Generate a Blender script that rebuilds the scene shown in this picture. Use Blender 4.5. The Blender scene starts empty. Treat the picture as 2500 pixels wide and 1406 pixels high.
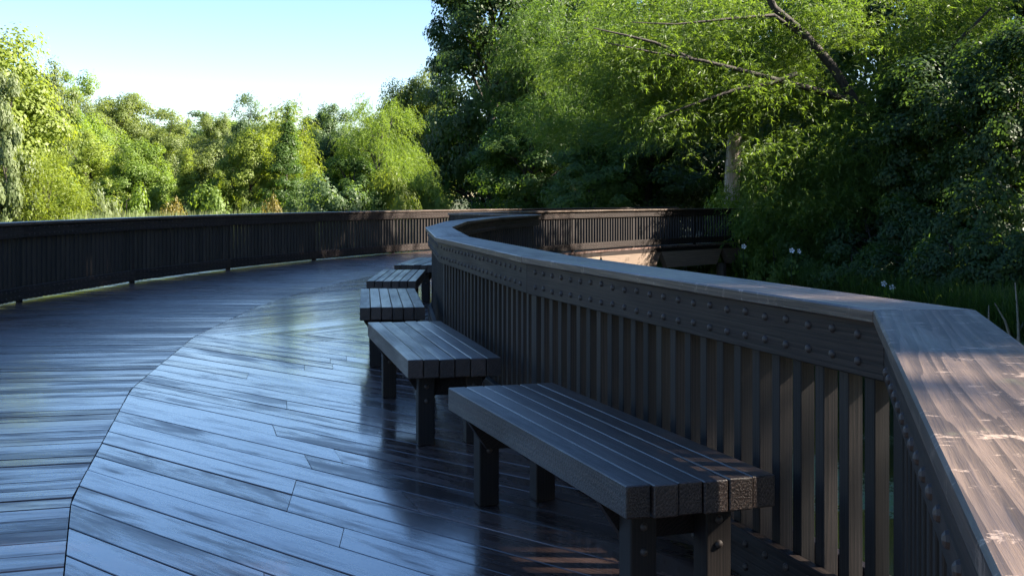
import bpy, bmesh, math, random
import numpy as np
from mathutils import Vector, Matrix

# ------------------------------------------------------------------ camera, sky, sun, exposure
S = bpy.context.scene
COL = S.collection
FPX, YH, CH = 2870.0, 483.0, 1.38           # focal length (px of a 2500 px wide frame), horizon row, eye height
cam_d = bpy.data.cameras.new('camera')
cam = bpy.data.objects.new('camera', cam_d)
COL.objects.link(cam)
cam.location = (0, 0, CH)
cam.rotation_euler = (math.radians(90), 0, 0)
cam_d.sensor_width = 36.0
cam_d.lens = FPX / 2500 * 36.0
cam_d.shift_y = -(703 - YH) / 2500
cam_d.clip_start = 0.02
cam_d.clip_end = 3000
S.camera = cam

SUN_EL, SUN_AZ = math.radians(34), math.radians(-3)      # azimuth counted from +X towards +Y
w = bpy.data.worlds.new('World'); S.world = w; w.use_nodes = True
nt = w.node_tree; nt.nodes.clear()
sky = nt.nodes.new('ShaderNodeTexSky'); sky.sky_type = 'NISHITA'; sky.sun_disc = False
sky.sun_elevation = SUN_EL
sky.sun_rotation = math.radians(90) - SUN_AZ
sky.air_density = 1.0; sky.dust_density = 0.25; sky.ozone_density = 1.2
bg = nt.nodes.new('ShaderNodeBackground'); bg.inputs[1].default_value = 0.0505
wo = nt.nodes.new('ShaderNodeOutputWorld')
hs_ = nt.nodes.new('ShaderNodeHueSaturation'); hs_.inputs['Saturation'].default_value = 1.24
tint = nt.nodes.new('ShaderNodeMix'); tint.data_type = 'RGBA'; tint.blend_type = 'MULTIPLY'; tint.inputs[0].default_value = 1.0
tint.inputs[7].default_value = (0.99, 0.955, 1.06, 1)                  # the camera's cool white balance
nt.links.new(sky.outputs[0], hs_.inputs['Color']); nt.links.new(hs_.outputs[0], tint.inputs[6]); nt.links.new(tint.outputs[2], bg.inputs[0]); nt.links.new(bg.outputs[0], wo.inputs[0])

sd = bpy.data.lights.new('sun', 'SUN'); sd.energy = 5.0; sd.angle = math.radians(0.5); sd.color = (1.0, 0.90, 0.76)
sun = bpy.data.objects.new('sun', sd); COL.objects.link(sun)
sun_dir = Vector((math.cos(SUN_EL) * math.cos(SUN_AZ), math.cos(SUN_EL) * math.sin(SUN_AZ), math.sin(SUN_EL)))
sun.rotation_euler = (-sun_dir).to_track_quat('-Z', 'Y').to_euler()
sun.location = (30, 0, 40)

S.view_settings.view_transform = 'Standard'
S.view_settings.look = 'None'
S.view_settings.gamma = 1.0
S.view_settings.use_curve_mapping = False
S.view_settings.exposure = 2.46
S.cycles.max_bounces = 7; S.cycles.diffuse_bounces = 3; S.cycles.glossy_bounces = 3
S.cycles.transmission_bounces = 3; S.cycles.transparent_max_bounces = 4
S.cycles.caustics_reflective = False; S.cycles.caustics_refractive = False
S.cycles.sample_clamp_indirect = 6.0

# ------------------------------------------------------------------ helpers
R0 = random.Random(7)
CX, CY = 27.5, 14.0                         # centre of the curve that the boardwalk follows


def pol(r, deg):
    a = math.radians(deg)
    return Vector((CX - r * math.cos(a), CY + r * math.sin(a)))


def ground_at(px, Y):
    return (px - 1250) / FPX * Y


def z_at(py, Y):
    return CH + (YH - py) / FPX * Y


def tag(o, label=None, cat=None, group=None, kind=None):
    if label: o['label'] = label
    if cat: o['category'] = cat
    if group: o['group'] = group
    if kind: o['kind'] = kind
    return o


def empty(name, loc=(0, 0, 0), rz=0.0, scale=(1, 1, 1)):
    o = bpy.data.objects.new(name, None)
    COL.objects.link(o)
    o.location = loc; o.rotation_euler = (0, 0, rz); o.scale = scale
    o.empty_display_size = 0.2
    return o


def link(name, me, mat=None, parent=None, mw=None, smooth=False):
    o = bpy.data.objects.new(name, me)
    COL.objects.link(o)
    if mat is not None and len(me.materials) == 0:
        me.materials.append(mat)
    if parent is not None:
        o.parent = parent
    if mw is not None:
        o.matrix_basis = mw
    return o


def np_mesh(name, V, F, attr=None, smooth=False):
    V = np.asarray(V, dtype=np.float32); F = np.asarray(F, dtype=np.int32)
    me = bpy.data.meshes.new(name)
    n, k = F.shape
    me.vertices.add(len(V)); me.vertices.foreach_set('co', V.ravel())
    me.loops.add(n * k); me.loops.foreach_set('vertex_index', F.ravel())
    me.polygons.add(n); me.polygons.foreach_set('loop_start', np.arange(0, n * k, k, dtype=np.int32))
    if smooth:
        me.polygons.foreach_set('use_smooth', np.ones(n, dtype=bool))
    me.update(calc_edges=True)
    if attr is not None:
        a = me.attributes.new('rnd', 'FLOAT', 'FACE')
        a.data.foreach_set('value', np.asarray(attr, dtype=np.float32))
    return me


def bm_mesh(name, bm, smooth=False):
    me = bpy.data.meshes.new(name)
    bm.normal_update()
    bm.to_mesh(me); bm.free()
    if smooth:
        for p in me.polygons: p.use_smooth = True
    return me


def prism_bm(pts, z0, z1, bev=0.004, bottom_bevel=False, long_only=False):
    """extruded polygon (counter-clockwise), upper edges chamfered"""
    bm = bmesh.new()
    area = sum(pts[i][0] * pts[(i + 1) % len(pts)][1] - pts[(i + 1) % len(pts)][0] * pts[i][1] for i in range(len(pts)))
    if area < 0: pts = pts[::-1]
    lo = [bm.verts.new((p[0], p[1], z0)) for p in pts]
    hi = [bm.verts.new((p[0], p[1], z1)) for p in pts]
    n = len(pts)
    top = bm.faces.new(hi)
    bm.faces.new(lo[::-1])
    for i in range(n):
        bm.faces.new((lo[i], lo[(i + 1) % n], hi[(i + 1) % n], hi[i]))
    if bev > 0:
        ed = list(top.edges)
        if bottom_bevel: ed = list(bm.edges)
        if long_only: ed = [e for e in ed if abs(e.verts[0].co.x - e.verts[1].co.x) > 0.95 * e.calc_length()]
        if ed: bmesh.ops.bevel(bm, geom=ed, offset=bev, segments=1, affect='EDGES', profile=0.5)
    return bm


def frame2(p, d):
    """matrix whose local x runs along the 2-D direction d, at 2-D point p"""
    d = Vector((d[0], d[1])).normalized()
    return Matrix(((d.x, -d.y, 0, p[0]), (d.y, d.x, 0, p[1]), (0, 0, 1, 0), (0, 0, 0, 1)))


def quad_board(name, corners, z0, z1, d, mat, parent, bev=0.004, dz=0.0, roll=0.0, allb=False):
    """board given by world corners in plan; object frame along d so that the grain follows it"""
    c = Vector((sum(p[0] for p in corners) / len(corners), sum(p[1] for p in corners) / len(corners)))
    M = frame2(c, d)
    Mi = M.inverted()
    zc = (z0 + z1) / 2
    loc = [(Mi @ Vector((p[0], p[1], 0)))[:2] for p in corners]
    bm = prism_bm(loc, z0 - zc, z1 - zc, bev, allb, name == 'plank')
    me = bm_mesh(name, bm)
    mw = Matrix.Translation((0, 0, zc + dz)) @ M @ Matrix.Rotation(roll, 4, 'X')
    return link(name, me, mat, parent, mw)


_box_cache = {}


def box_mesh(name, lx, ly, lz, mat, bev=0.004):
    key = (name, round(lx, 4), round(ly, 4), round(lz, 4), mat.name)
    if key not in _box_cache:
        bm = prism_bm([(-lx / 2, -ly / 2), (lx / 2, -ly / 2), (lx / 2, ly / 2), (-lx / 2, ly / 2)], -lz / 2, lz / 2, bev, True)
        me = bm_mesh(name, bm); me.materials.append(mat)
        _box_cache[key] = me
    return _box_cache[key]


def tube(V, F, pts, radii, sides=6):
    """append a tapered tube to vertex / face lists"""
    pts = [np.asarray(p, float) for p in pts]
    base = len(V)
    up = np.array([0.0, 0.0, 1.0])
    for i, p in enumerate(pts):
        t = pts[min(i + 1, len(pts) - 1)] - pts[max(i - 1, 0)]
        t = t / (np.linalg.norm(t) + 1e-9)
        a = np.cross(t, up if abs(t[2]) < 0.9 else np.array([1.0, 0, 0])); a /= np.linalg.norm(a) + 1e-9
        b = np.cross(t, a)
        for s in range(sides):
            an = 2 * math.pi * s / sides
            V.append(p + radii[i] * (math.cos(an) * a + math.sin(an) * b))
    for i in range(len(pts) - 1):
        for s in range(sides):
            s2 = (s + 1) % sides
            F.append((base + i * sides + s, base + i * sides + s2, base + (i + 1) * sides + s2, base + (i + 1) * sides + s))


# ------------------------------------------------------------------ materials
def new_mat(name):
    m = bpy.data.materials.new(name); m.use_nodes = True
    m.node_tree.nodes.clear()
    return m, m.node_tree


def N(nt, t, **kw):
    n = nt.nodes.new(t)
    for k, v in kw.items():
        setattr(n, k, v)
    return n


def ramp(nt, fac, stops):
    r = N(nt, 'ShaderNodeValToRGB')
    while len(r.color_ramp.elements) < len(stops): r.color_ramp.elements.new(0.5)
    for e, (p, c) in zip(r.color_ramp.elements, stops):
        e.position = p
        e.color = (c, c, c, 1) if isinstance(c, (int, float)) else (*c, 1)
    nt.links.new(fac, r.inputs[0])
    return r.outputs[0]


def mixc(nt, fac, a, b, typ='MIX'):
    m = N(nt, 'ShaderNodeMix', data_type='RGBA', blend_type=typ)
    for sock, v in ((m.inputs[0], fac), (m.inputs[6], a), (m.inputs[7], b)):
        if isinstance(v, (int, float)): sock.default_value = v
        elif isinstance(v, tuple): sock.default_value = (*v, 1)
        else: nt.links.new(v, sock)
    return m.outputs[2]


def math_n(nt, op, a, b=None, c=None):
    m = N(nt, 'ShaderNodeMath', operation=op)
    for i, v in enumerate((a, b, c)):
        if v is None: continue
        if isinstance(v, (int, float)): m.inputs[i].default_value = v
        else: nt.links.new(v, m.inputs[i])
    return m.outputs[0]


def noise(nt, vec, scale, detail=3, rough=0.55, dist=0.0):
    n = N(nt, 'ShaderNodeTexNoise')
    n.inputs['Scale'].default_value = scale; n.inputs['Detail'].default_value = detail
    n.inputs['Roughness'].default_value = rough; n.inputs['Distortion'].default_value = dist
    nt.links.new(vec, n.inputs['Vector'])
    return n.outputs[0]


def mapping(nt, vec, scale):
    m = N(nt, 'ShaderNodeMapping'); m.inputs['Scale'].default_value = scale
    nt.links.new(vec, m.inputs['Vector'])
    return m.outputs[0]


def wood(name, dark, light, wet=(0.3, 0.6), r_wet=0.1, r_dry=0.5, grain=0.25, patch=(0.5, 2.2), bleach=None, lichen=0.0,
         drops=0.0, axis='X', ringscale=9.0, ringfreq=45.0, linew=0.4, val=(0.7, 1.25), spec=0.5, coat=0.0, crough=0.14, cmin=0.3, cfine=0.35):
    """timber with grain along one local axis; rain-wet film where a stretched noise says so"""
    m, nt = new_mat(name)
    out = N(nt, 'ShaderNodeOutputMaterial'); p = N(nt, 'ShaderNodeBsdfPrincipled')
    nt.links.new(p.outputs[0], out.inputs[0])
    tc = N(nt, 'ShaderNodeTexCoord'); oi = N(nt, 'ShaderNodeObjectInfo')
    off = N(nt, 'ShaderNodeVectorMath', operation='SCALE'); off.inputs[0].default_value = (37.0, 23.0, 51.0)
    nt.links.new(oi.outputs['Random'], off.inputs['Scale'])
    add = N(nt, 'ShaderNodeVectorMath', operation='ADD')
    nt.links.new(tc.outputs['Object'], add.inputs[0]); nt.links.new(off.outputs[0], add.inputs[1])
    vec = add.outputs[0]

    def ax(l, c):
        return (l, c, c) if axis == 'X' else (c, c, l)
    fine = noise(nt, mapping(nt, vec, ax(2.0, 60.0)), 1.0, 5, 0.65, 0.3)
    warp = noise(nt, mapping(nt, vec, ax(0.28, 3.6)), 1.0, 1, 0.4)
    warp2 = noise(nt, mapping(nt, vec, ax(0.35, 19.0)), 1.0, 2, 0.5)
    sp = N(nt, 'ShaderNodeSeparateXYZ'); nt.links.new(vec, sp.inputs[0])
    across = math_n(nt, 'ADD', sp.outputs['Y'], sp.outputs['Z' if axis == 'X' else 'X'])
    rc = math_n(nt, 'ADD', math_n(nt, 'MULTIPLY', across, ringfreq), math_n(nt, 'MULTIPLY', warp, ringscale))
    rings = math_n(nt, 'FRACT', math_n(nt, 'ADD', rc, math_n(nt, 'MULTIPLY', warp2, 3.5)))
    rings = math_n(nt, 'POWER', rings, 1.6)
    g = math_n(nt, 'ADD', math_n(nt, 'MULTIPLY', fine, 1.0 - linew), math_n(nt, 'MULTIPLY', rings, linew))
    col = ramp(nt, g, [(0.28, dark), (0.62, light)])
    hv = math_n(nt, 'ADD', math_n(nt, 'MULTIPLY', oi.outputs['Random'], val[1] - val[0]), val[0])
    hs = N(nt, 'ShaderNodeHueSaturation'); nt.links.new(hv, hs.inputs['Value']); nt.links.new(col, hs.inputs['Color'])
    col = hs.outputs[0]
    if bleach:
        b = noise(nt, mapping(nt, vec, ax(14.0, 9.0)), 1.0, 7, 0.8, 0.4)
        bm_ = ramp(nt, b, [(0.575, 0.0), (0.615, 1.0)])
        col = mixc(nt, math_n(nt, 'MULTIPLY', bm_, 0.75), col, bleach)
        cr = noise(nt, mapping(nt, vec, ax(1.1, 38.0)), 1.0, 3, 0.5, 0.2)
        crm = ramp(nt, cr, [(0.33, 1.0), (0.37, 0.0)])
        col = mixc(nt, math_n(nt, 'MULTIPLY', crm, 0.7), col, (0.03, 0.022, 0.018))
    if lichen:
        ln = noise(nt, tc.outputs['Object'], 5.0, 5, 0.7)
        lm = ramp(nt, ln, [(0.62, 0.0), (0.7, 1.0)])
        col = mixc(nt, math_n(nt, 'MULTIPLY', lm, lichen), col, (0.20, 0.24, 0.13))
    nt.links.new(col, p.inputs['Base Color'])
    wn = noise(nt, mapping(nt, vec, ax(patch[0], patch[1])), 1.0, 5, 0.6, 0.5)
    rough = ramp(nt, wn, [(wet[0], r_dry), (wet[1], r_wet)])
    rr = math_n(nt, 'ADD', rough, math_n(nt, 'MULTIPLY', math_n(nt, 'SUBTRACT', fine, 0.5), 0.12))
    nt.links.new(rr, p.inputs['Roughness'])
    p.inputs['Specular IOR Level'].default_value = spec
    if coat:
        wo_ = math_n(nt, 'ADD', wn, math_n(nt, 'MULTIPLY', math_n(nt, 'SUBTRACT', oi.outputs['Random'], 0.5), 0.30))
        wo_ = math_n(nt, 'ADD', wo_, math_n(nt, 'MULTIPLY', math_n(nt, 'SUBTRACT', fine, 0.5), cfine))
        cw = ramp(nt, wo_, [(wet[0], cmin * coat), (wet[1], coat)])
        ge = N(nt, 'ShaderNodeNewGeometry'); sn = N(nt, 'ShaderNodeSeparateXYZ'); nt.links.new(ge.outputs['True Normal'], sn.inputs[0])
        film = ramp(nt, sn.outputs['Z'], [(0.3, 0.08), (0.85, 1.0)])          # water lies on the upper faces
        nt.links.new(math_n(nt, 'MULTIPLY', cw, film), p.inputs['Coat Weight'])
        if bleach:                                        # bleached boards: base colour darker on side faces than on top
            nt.links.new(mixc(nt, film, mixc(nt, 1.0, col, (0.45, 0.45, 0.45), 'MULTIPLY'), col), p.inputs['Base Color'])
        p.inputs['Coat Roughness'].default_value = crough; p.inputs['Coat IOR'].default_value = 1.65
    bump = N(nt, 'ShaderNodeBump'); bump.inputs['Strength'].default_value = grain; bump.inputs['Distance'].default_value = 0.004
    hgt = math_n(nt, 'ADD', fine, math_n(nt, 'MULTIPLY', rings, linew * 0.5))
    if drops:
        dn = noise(nt, tc.outputs['Object'], 130.0, 2, 0.5)
        hgt = math_n(nt, 'ADD', hgt, math_n(nt, 'MULTIPLY', ramp(nt, dn, [(0.45, 0.0), (0.6, 1.0)]), drops))
    nt.links.new(hgt, bump.inputs['Height'])
    nt.links.new(bump.outputs[0], p.inputs['Normal'])
    return m


M_DECK = wood('wet_deck_wood', (0.036, 0.023, 0.020), (0.125, 0.080, 0.068), wet=(0.33, 0.53), r_wet=0.22, r_dry=0.48, grain=0.28,
              patch=(1.4, 9.0), val=(0.55, 1.4), spec=0.75, coat=1.0, linew=0.25, ringscale=7.0, ringfreq=60.0, cmin=0.30, crough=0.12, cfine=0.7)
M_PATH = wood('damp_path_wood', (0.042, 0.027, 0.023), (0.140, 0.090, 0.076), wet=(0.38, 0.60), r_wet=0.25, r_dry=0.5, grain=0.35,
              patch=(1.2, 8.0), val=(0.55, 1.4), spec=0.6, coat=1.0, linew=0.25, ringscale=7.0, ringfreq=60.0, cmin=0.15, crough=0.16, cfine=0.8)
M_BENCH = wood('bench_wood', (0.014, 0.0095, 0.008), (0.058, 0.038, 0.030), wet=(0.33, 0.62), r_wet=0.36, r_dry=0.55, grain=0.5,
               patch=(1.0, 5.0), drops=0.5, val=(0.6, 1.4), spec=0.4, coat=0.8, ringscale=9.0, ringfreq=60.0, crough=0.28, cmin=0.4, cfine=0.6)
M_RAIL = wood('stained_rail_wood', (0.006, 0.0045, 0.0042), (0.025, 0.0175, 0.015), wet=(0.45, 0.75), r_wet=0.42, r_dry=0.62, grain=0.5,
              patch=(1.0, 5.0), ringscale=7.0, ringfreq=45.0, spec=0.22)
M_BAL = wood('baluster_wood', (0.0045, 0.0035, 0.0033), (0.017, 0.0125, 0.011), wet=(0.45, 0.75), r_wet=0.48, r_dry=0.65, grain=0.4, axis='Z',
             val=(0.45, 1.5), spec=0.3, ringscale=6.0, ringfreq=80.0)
M_CAP = wood('weathered_cap_wood', (0.055, 0.038, 0.028), (0.150, 0.106, 0.080), wet=(0.35, 0.62), r_wet=0.40, r_dry=0.56, grain=0.75,
             patch=(0.8, 3.0), bleach=(0.40, 0.30, 0.235), lichen=0.2, ringscale=12.0, ringfreq=34.0, linew=0.42, val=(0.9, 1.1), spec=0.45, coat=0.6, crough=0.33, cmin=0.3, cfine=0.6)
M_BEAM = wood('girder_wood', (0.10, 0.07, 0.05), (0.18, 0.125, 0.09), wet=(0.6, 0.9), r_wet=0.4, r_dry=0.65, grain=0.2)
M_PILE = wood('pile_wood', (0.02, 0.016, 0.013), (0.05, 0.04, 0.033), wet=(0.5, 0.8), r_wet=0.4, r_dry=0.7, axis='Z')


def simple(name, col, rough=0.5, metal=0.0, bump_scale=0, bump=0.2):
    m, nt = new_mat(name)
    out = N(nt, 'ShaderNodeOutputMaterial'); p = N(nt, 'ShaderNodeBsdfPrincipled')
    nt.links.new(p.outputs[0], out.inputs[0])
    tc = N(nt, 'ShaderNodeTexCoord')
    n = noise(nt, tc.outputs['Object'], bump_scale or 8.0, 4, 0.6)
    c = ramp(nt, n, [(0.3, tuple(x * 0.7 for x in col)), (0.7, tuple(min(1, x * 1.25) for x in col))])
    nt.links.new(c, p.inputs['Base Color'])
    p.inputs['Roughness'].default_value = rough; p.inputs['Metallic'].default_value = metal
    if bump_scale:
        b = N(nt, 'ShaderNodeBump'); b.inputs['Strength'].default_value = bump; b.inputs['Distance'].default_value = 0.02
        nt.links.new(n, b.inputs['Height']); nt.links.new(b.outputs[0], p.inputs['Normal'])
    return m


M_BOLT = simple('painted_bolt', (0.036, 0.026, 0.022), 0.6, 0.0)
M_PETAL = simple('white_petal', (0.78, 0.76, 0.74), 0.6)
M_DRY = simple('dry_stalk', (0.30, 0.24, 0.17), 0.8)


def bark_mat(name, dark, light, scale=(6, 6, 1.2)):
    m, nt = new_mat(name)
    out = N(nt, 'ShaderNodeOutputMaterial'); p = N(nt, 'ShaderNodeBsdfPrincipled')
    nt.links.new(p.outputs[0], out.inputs[0])
    tc = N(nt, 'ShaderNodeTexCoord')
    n = noise(nt, mapping(nt, tc.outputs['Object'], scale), 2.0, 6, 0.7, 0.4)
    nt.links.new(ramp(nt, n, [(0.35, dark), (0.65, light)]), p.inputs['Base Color'])
    p.inputs['Roughness'].default_value = 0.85
    b = N(nt, 'ShaderNodeBump'); b.inputs['Strength'].default_value = 0.8; b.inputs['Distance'].default_value = 0.05
    nt.links.new(n, b.inputs['Height']); nt.links.new(b.outputs[0], p.inputs['Normal'])
    return m


M_BARK = bark_mat('bark', (0.018, 0.014, 0.011), (0.055, 0.045, 0.036))
M_SNAG = bark_mat('bare_snag_wood', (0.20, 0.15, 0.11), (0.46, 0.42, 0.38), (9, 9, 0.7))


def leaf_mat(name, a, b, trans=0.5, tcol=None, rough=0.5):
    m, nt = new_mat(name)
    out = N(nt, 'ShaderNodeOutputMaterial')
    at = N(nt, 'ShaderNodeAttribute', attribute_name='rnd')
    c = ramp(nt, at.outputs['Fac'], [(0.0, a), (1.0, b)])
    p = N(nt, 'ShaderNodeBsdfPrincipled'); nt.links.new(c, p.inputs['Base Color'])
    p.inputs['Roughness'].default_value = rough; p.inputs['Specular IOR Level'].default_value = 0.35
    t = N(nt, 'ShaderNodeBsdfTranslucent')
    tm = mixc(nt, 1.0, c, tcol or (2.0, 1.9, 0.7), 'MULTIPLY')
    nt.links.new(tm, t.inputs['Color'])
    mx = N(nt, 'ShaderNodeMixShader'); mx.inputs[0].default_value = trans
    nt.links.new(p.outputs[0], mx.inputs[1]); nt.links.new(t.outputs[0], mx.inputs[2])
    nt.links.new(mx.outputs[0], out.inputs[0])
    return m


L_YEL = leaf_mat('leaves_yellow_green', (0.125, 0.175, 0.024), (0.19, 0.24, 0.042))
L_BRI = leaf_mat('leaves_bright_green', (0.095, 0.160, 0.025), (0.16, 0.23, 0.045))
L_MID = leaf_mat('leaves_mid_green', (0.045, 0.095, 0.020), (0.090, 0.150, 0.035))
L_OLI = leaf_mat('leaves_olive', (0.098, 0.138, 0.034), (0.155, 0.195, 0.055))
L_SIL = leaf_mat('leaves_grey_green', (0.100, 0.140, 0.055), (0.19, 0.23, 0.11))
L_BLU = leaf_mat('leaves_blue_green', (0.055, 0.100, 0.040), (0.100, 0.155, 0.060))
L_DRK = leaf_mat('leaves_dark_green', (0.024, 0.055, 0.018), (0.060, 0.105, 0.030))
L_WIL = leaf_mat('leaves_willow', (0.050, 0.100, 0.020), (0.115, 0.175, 0.035), trans=0.5)
L_RUS = leaf_mat('leaves_rusty', (0.14, 0.125, 0.028), (0.22, 0.175, 0.05))
L_REED = leaf_mat('reed_blades', (0.10, 0.15, 0.05), (0.21, 0.24, 0.11), trans=0.3, tcol=(1.2, 1.2, 0.8))
L_GRASS = leaf_mat('bank_grass', (0.030, 0.065, 0.016), (0.085, 0.135, 0.035))

# ------------------------------------------------------------------ ground and water


def bank_x(y):
    if y < 24: return 10.6
    if y < 38: return 10.6 - (y - 24) * 0.28
    return 6.6 - (y - 38) * 3.0


def sst(a, b, x):
    t = min(1, max(0, (x - a) / (b - a)))
    return t * t * (3 - 2 * t)


def land_z(x, y):
    right = sst(-0.6, 1.6, x - bank_x(min(y, 60)))
    far = sst(43.0, 47.0, y + 0.10 * x)
    left = sst(-13.0, -17.0, x + 0.15 * (y - 20)) if y < 60 else 1.0
    k = max(right, far, left * 0.75)
    z = -2.3 + 1.15 * k
    d = math.hypot(x, y)
    z += sst(60, 130, d) * 2.6 + 0.10 * math.sin(x * 0.7) * math.cos(y * 0.6) * k
    return z


def grid_axis(lim, n, c):
    u = np.linspace(-1, 1, n)
    return c + np.sinh(u * 5.0) / math.sinh(5.0) * lim


gx = grid_axis(900, 130, 0); gy = grid_axis(900, 130, 30)
GV = [(x, y, land_z(x, y)) for y in gy for x in gx]
GF = [(j * 130 + i, j * 130 + i + 1, (j + 1) * 130 + i + 1, (j + 1) * 130 + i) for j in range(129) for i in range(129)]
m, nt = new_mat('earth_and_moss')
out = N(nt, 'ShaderNodeOutputMaterial'); p = N(nt, 'ShaderNodeBsdfPrincipled'); nt.links.new(p.outputs[0], out.inputs[0])
tc = N(nt, 'ShaderNodeTexCoord')
n1 = noise(nt, tc.outputs['Object'], 0.9, 6, 0.65)
nt.links.new(ramp(nt, n1, [(0.35, (0.028, 0.026, 0.014)), (0.55, (0.032, 0.052, 0.016)), (0.75, (0.06, 0.085, 0.022))]), p.inputs['Base Color'])
p.inputs['Roughness'].default_value = 0.95
ground = link('ground', np_mesh('ground', GV, GF, smooth=True), m)
tag(ground, 'dark mossy marsh ground and wooded banks round the pond', 'ground', kind='structure')

m, nt = new_mat('pond_with_duckweed')
out = N(nt, 'ShaderNodeOutputMaterial'); p = N(nt, 'ShaderNodeBsdfPrincipled'); nt.links.new(p.outputs[0], out.inputs[0])
tc = N(nt, 'ShaderNodeTexCoord')
n1 = noise(nt, mapping(nt, tc.outputs['Object'], (0.30, 0.22, 1)), 1.0, 7, 0.62, 0.4)
n2 = noise(nt, tc.outputs['Object'], 26.0, 3, 0.6)
mask = ramp(nt, math_n(nt, 'ADD', n1, math_n(nt, 'MULTIPLY', math_n(nt, 'SUBTRACT', n2, 0.5), 0.25)), [(0.53, 0.0), (0.58, 1.0)])
weed = ramp(nt, n2, [(0.3, (0.045, 0.085, 0.014)), (0.7, (0.10, 0.155, 0.03))])
nt.links.new(mixc(nt, mask, (0.012, 0.014, 0.008), weed), p.inputs['Base Color'])
nt.links.new(ramp(nt, mask, [(0, 0.06), (1, 0.75)]), p.inputs['Roughness'])
b = N(nt, 'ShaderNodeBump'); b.inputs['Strength'].default_value = 0.12; b.inputs['Distance'].default_value = 0.02
nt.links.new(n2, b.inputs['Height']); nt.links.new(b.outputs[0], p.inputs['Normal'])
WV = [(-260, -200, -1.5), (220, -200, -1.5), (220, 260, -1.5), (-260, 260, -1.5)]
water = link('pond_water', np_mesh('pond_water', WV, [(0, 1, 2, 3)]), m)
tag(water, 'dark still pond water with patches of green duckweed', 'water', kind='structure')

# ------------------------------------------------------------------ the decks
R_IN, R_SEAM, R_OUT = 28.47, 30.72, 33.95
AX = -4.1                                            # chevron axis of the bench bay
J0, Q0 = Vector((1.03, 3.35)), Vector((0.20, 0.20))  # near end of the bench bay (deck-side edge of the cap)
JSTEP = 6.5
JA = [-21.9 + JSTEP * k for k in range(7)]           # joints of the curved rail
PE = pol(R_IN, JA[-1]); QE = pol(30.60, 19.6)        # far end of the bench bay


def r_seam(deg):
    k = math.floor((deg + 22.3) / 6.0)
    mid = -22.3 + 6.0 * k + 3.0
    return (R_SEAM + 0.03) * math.cos(math.radians(3.0)) / math.cos(math.radians(deg - mid))


deck = empty('boardwalk_deck', (0, 0, 0))
tag(deck, 'wet brown plank deck of the curving boardwalk path', 'deck', kind='structure')
step = math.degrees(0.190 / 32.4)
a = -34.0
while a < 56.0:
    g = math.degrees(0.006 / 32.4)
    a0, a1 = a + g, a + step - g
    ra, rb = r_seam(a0) + 0.003, r_seam(a1) + 0.003
    if a0 < -26.0 or a0 > 19.0:
        ra = rb = 30.30
    d = pol(1, a + step / 2) - pol(2, a + step / 2)
    ro = 34.22 + R0.uniform(-0.02, 0.02)
    cs = [pol(ra, a0), pol(ro, a0), pol(ro, a1), pol(rb, a1)]
    quad_board('plank', cs, -0.045, 0.0, d, M_PATH, deck, 0.0025, dz=R0.uniform(-0.0015, 0.0015), roll=math.radians(R0.gauss(0, 0.45)))
    a += step

bay = empty('bay_deck', (0, 0, 0))
tag(bay, 'wet chevron plank deck of the bench bay beside the path', 'deck', kind='structure')


def side_of(p, a, b):
    return (b.x - a.x) * (p.y - a.y) - (b.y - a.y) * (p.x - a.x)


def in_bay(p, half):
    dx, dy = CX - p.x, p.y - CY
    r = math.hypot(dx, dy); th = math.degrees(math.atan2(dy, dx))
    if r < 28.12 or r > r_seam(th) - 0.003 or th < -27 or th > 20.5: return False
    if half < 0 and th > AX - 0.003: return False
    if half > 0 and th < AX + 0.003: return False
    if half < 0:
        n = Vector((Q0.y - J0.y, -(Q0.x - J0.x))).normalized()
        off = n * (0.30 if n.x > 0 else -0.30)
        s = side_of(p, J0 + off, Q0 + off); ref = side_of(pol(29.5, -10), J0 + off, Q0 + off)
    else:
        n = Vector((QE.y - PE.y, -(QE.x - PE.x))).normalized()
        off = n * (0.30 if n.dot(PE - pol(29, 5)) > 0 else -0.30)
        s = side_of(p, PE + off, QE + off); ref = side_of(pol(29.5, 0), PE + off, QE + off)
    return s * ref > 0


def line_span(p0, d, half):
    T = np.arange(-14, 14, 0.04)
    ins = [in_bay(p0 + d * t, half) for t in T]
    best, cur = None, None
    for i, v in enumerate(ins):
        if v:
            cur = i if cur is None else cur
            if best is None or i - cur > best[1] - best[0]: best = (cur, i)
        else: cur = None
    if best is None: return None
    res = []
    for i, s in ((best[0], -1), (best[1], 1)):
        lo, hi = T[i], T[i] + s * 0.04
        for _ in range(12):
            mid = (lo + hi) / 2
            if in_bay(p0 + d * mid, half): lo = mid
            else: hi = mid
        res.append(lo)
    return res


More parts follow.
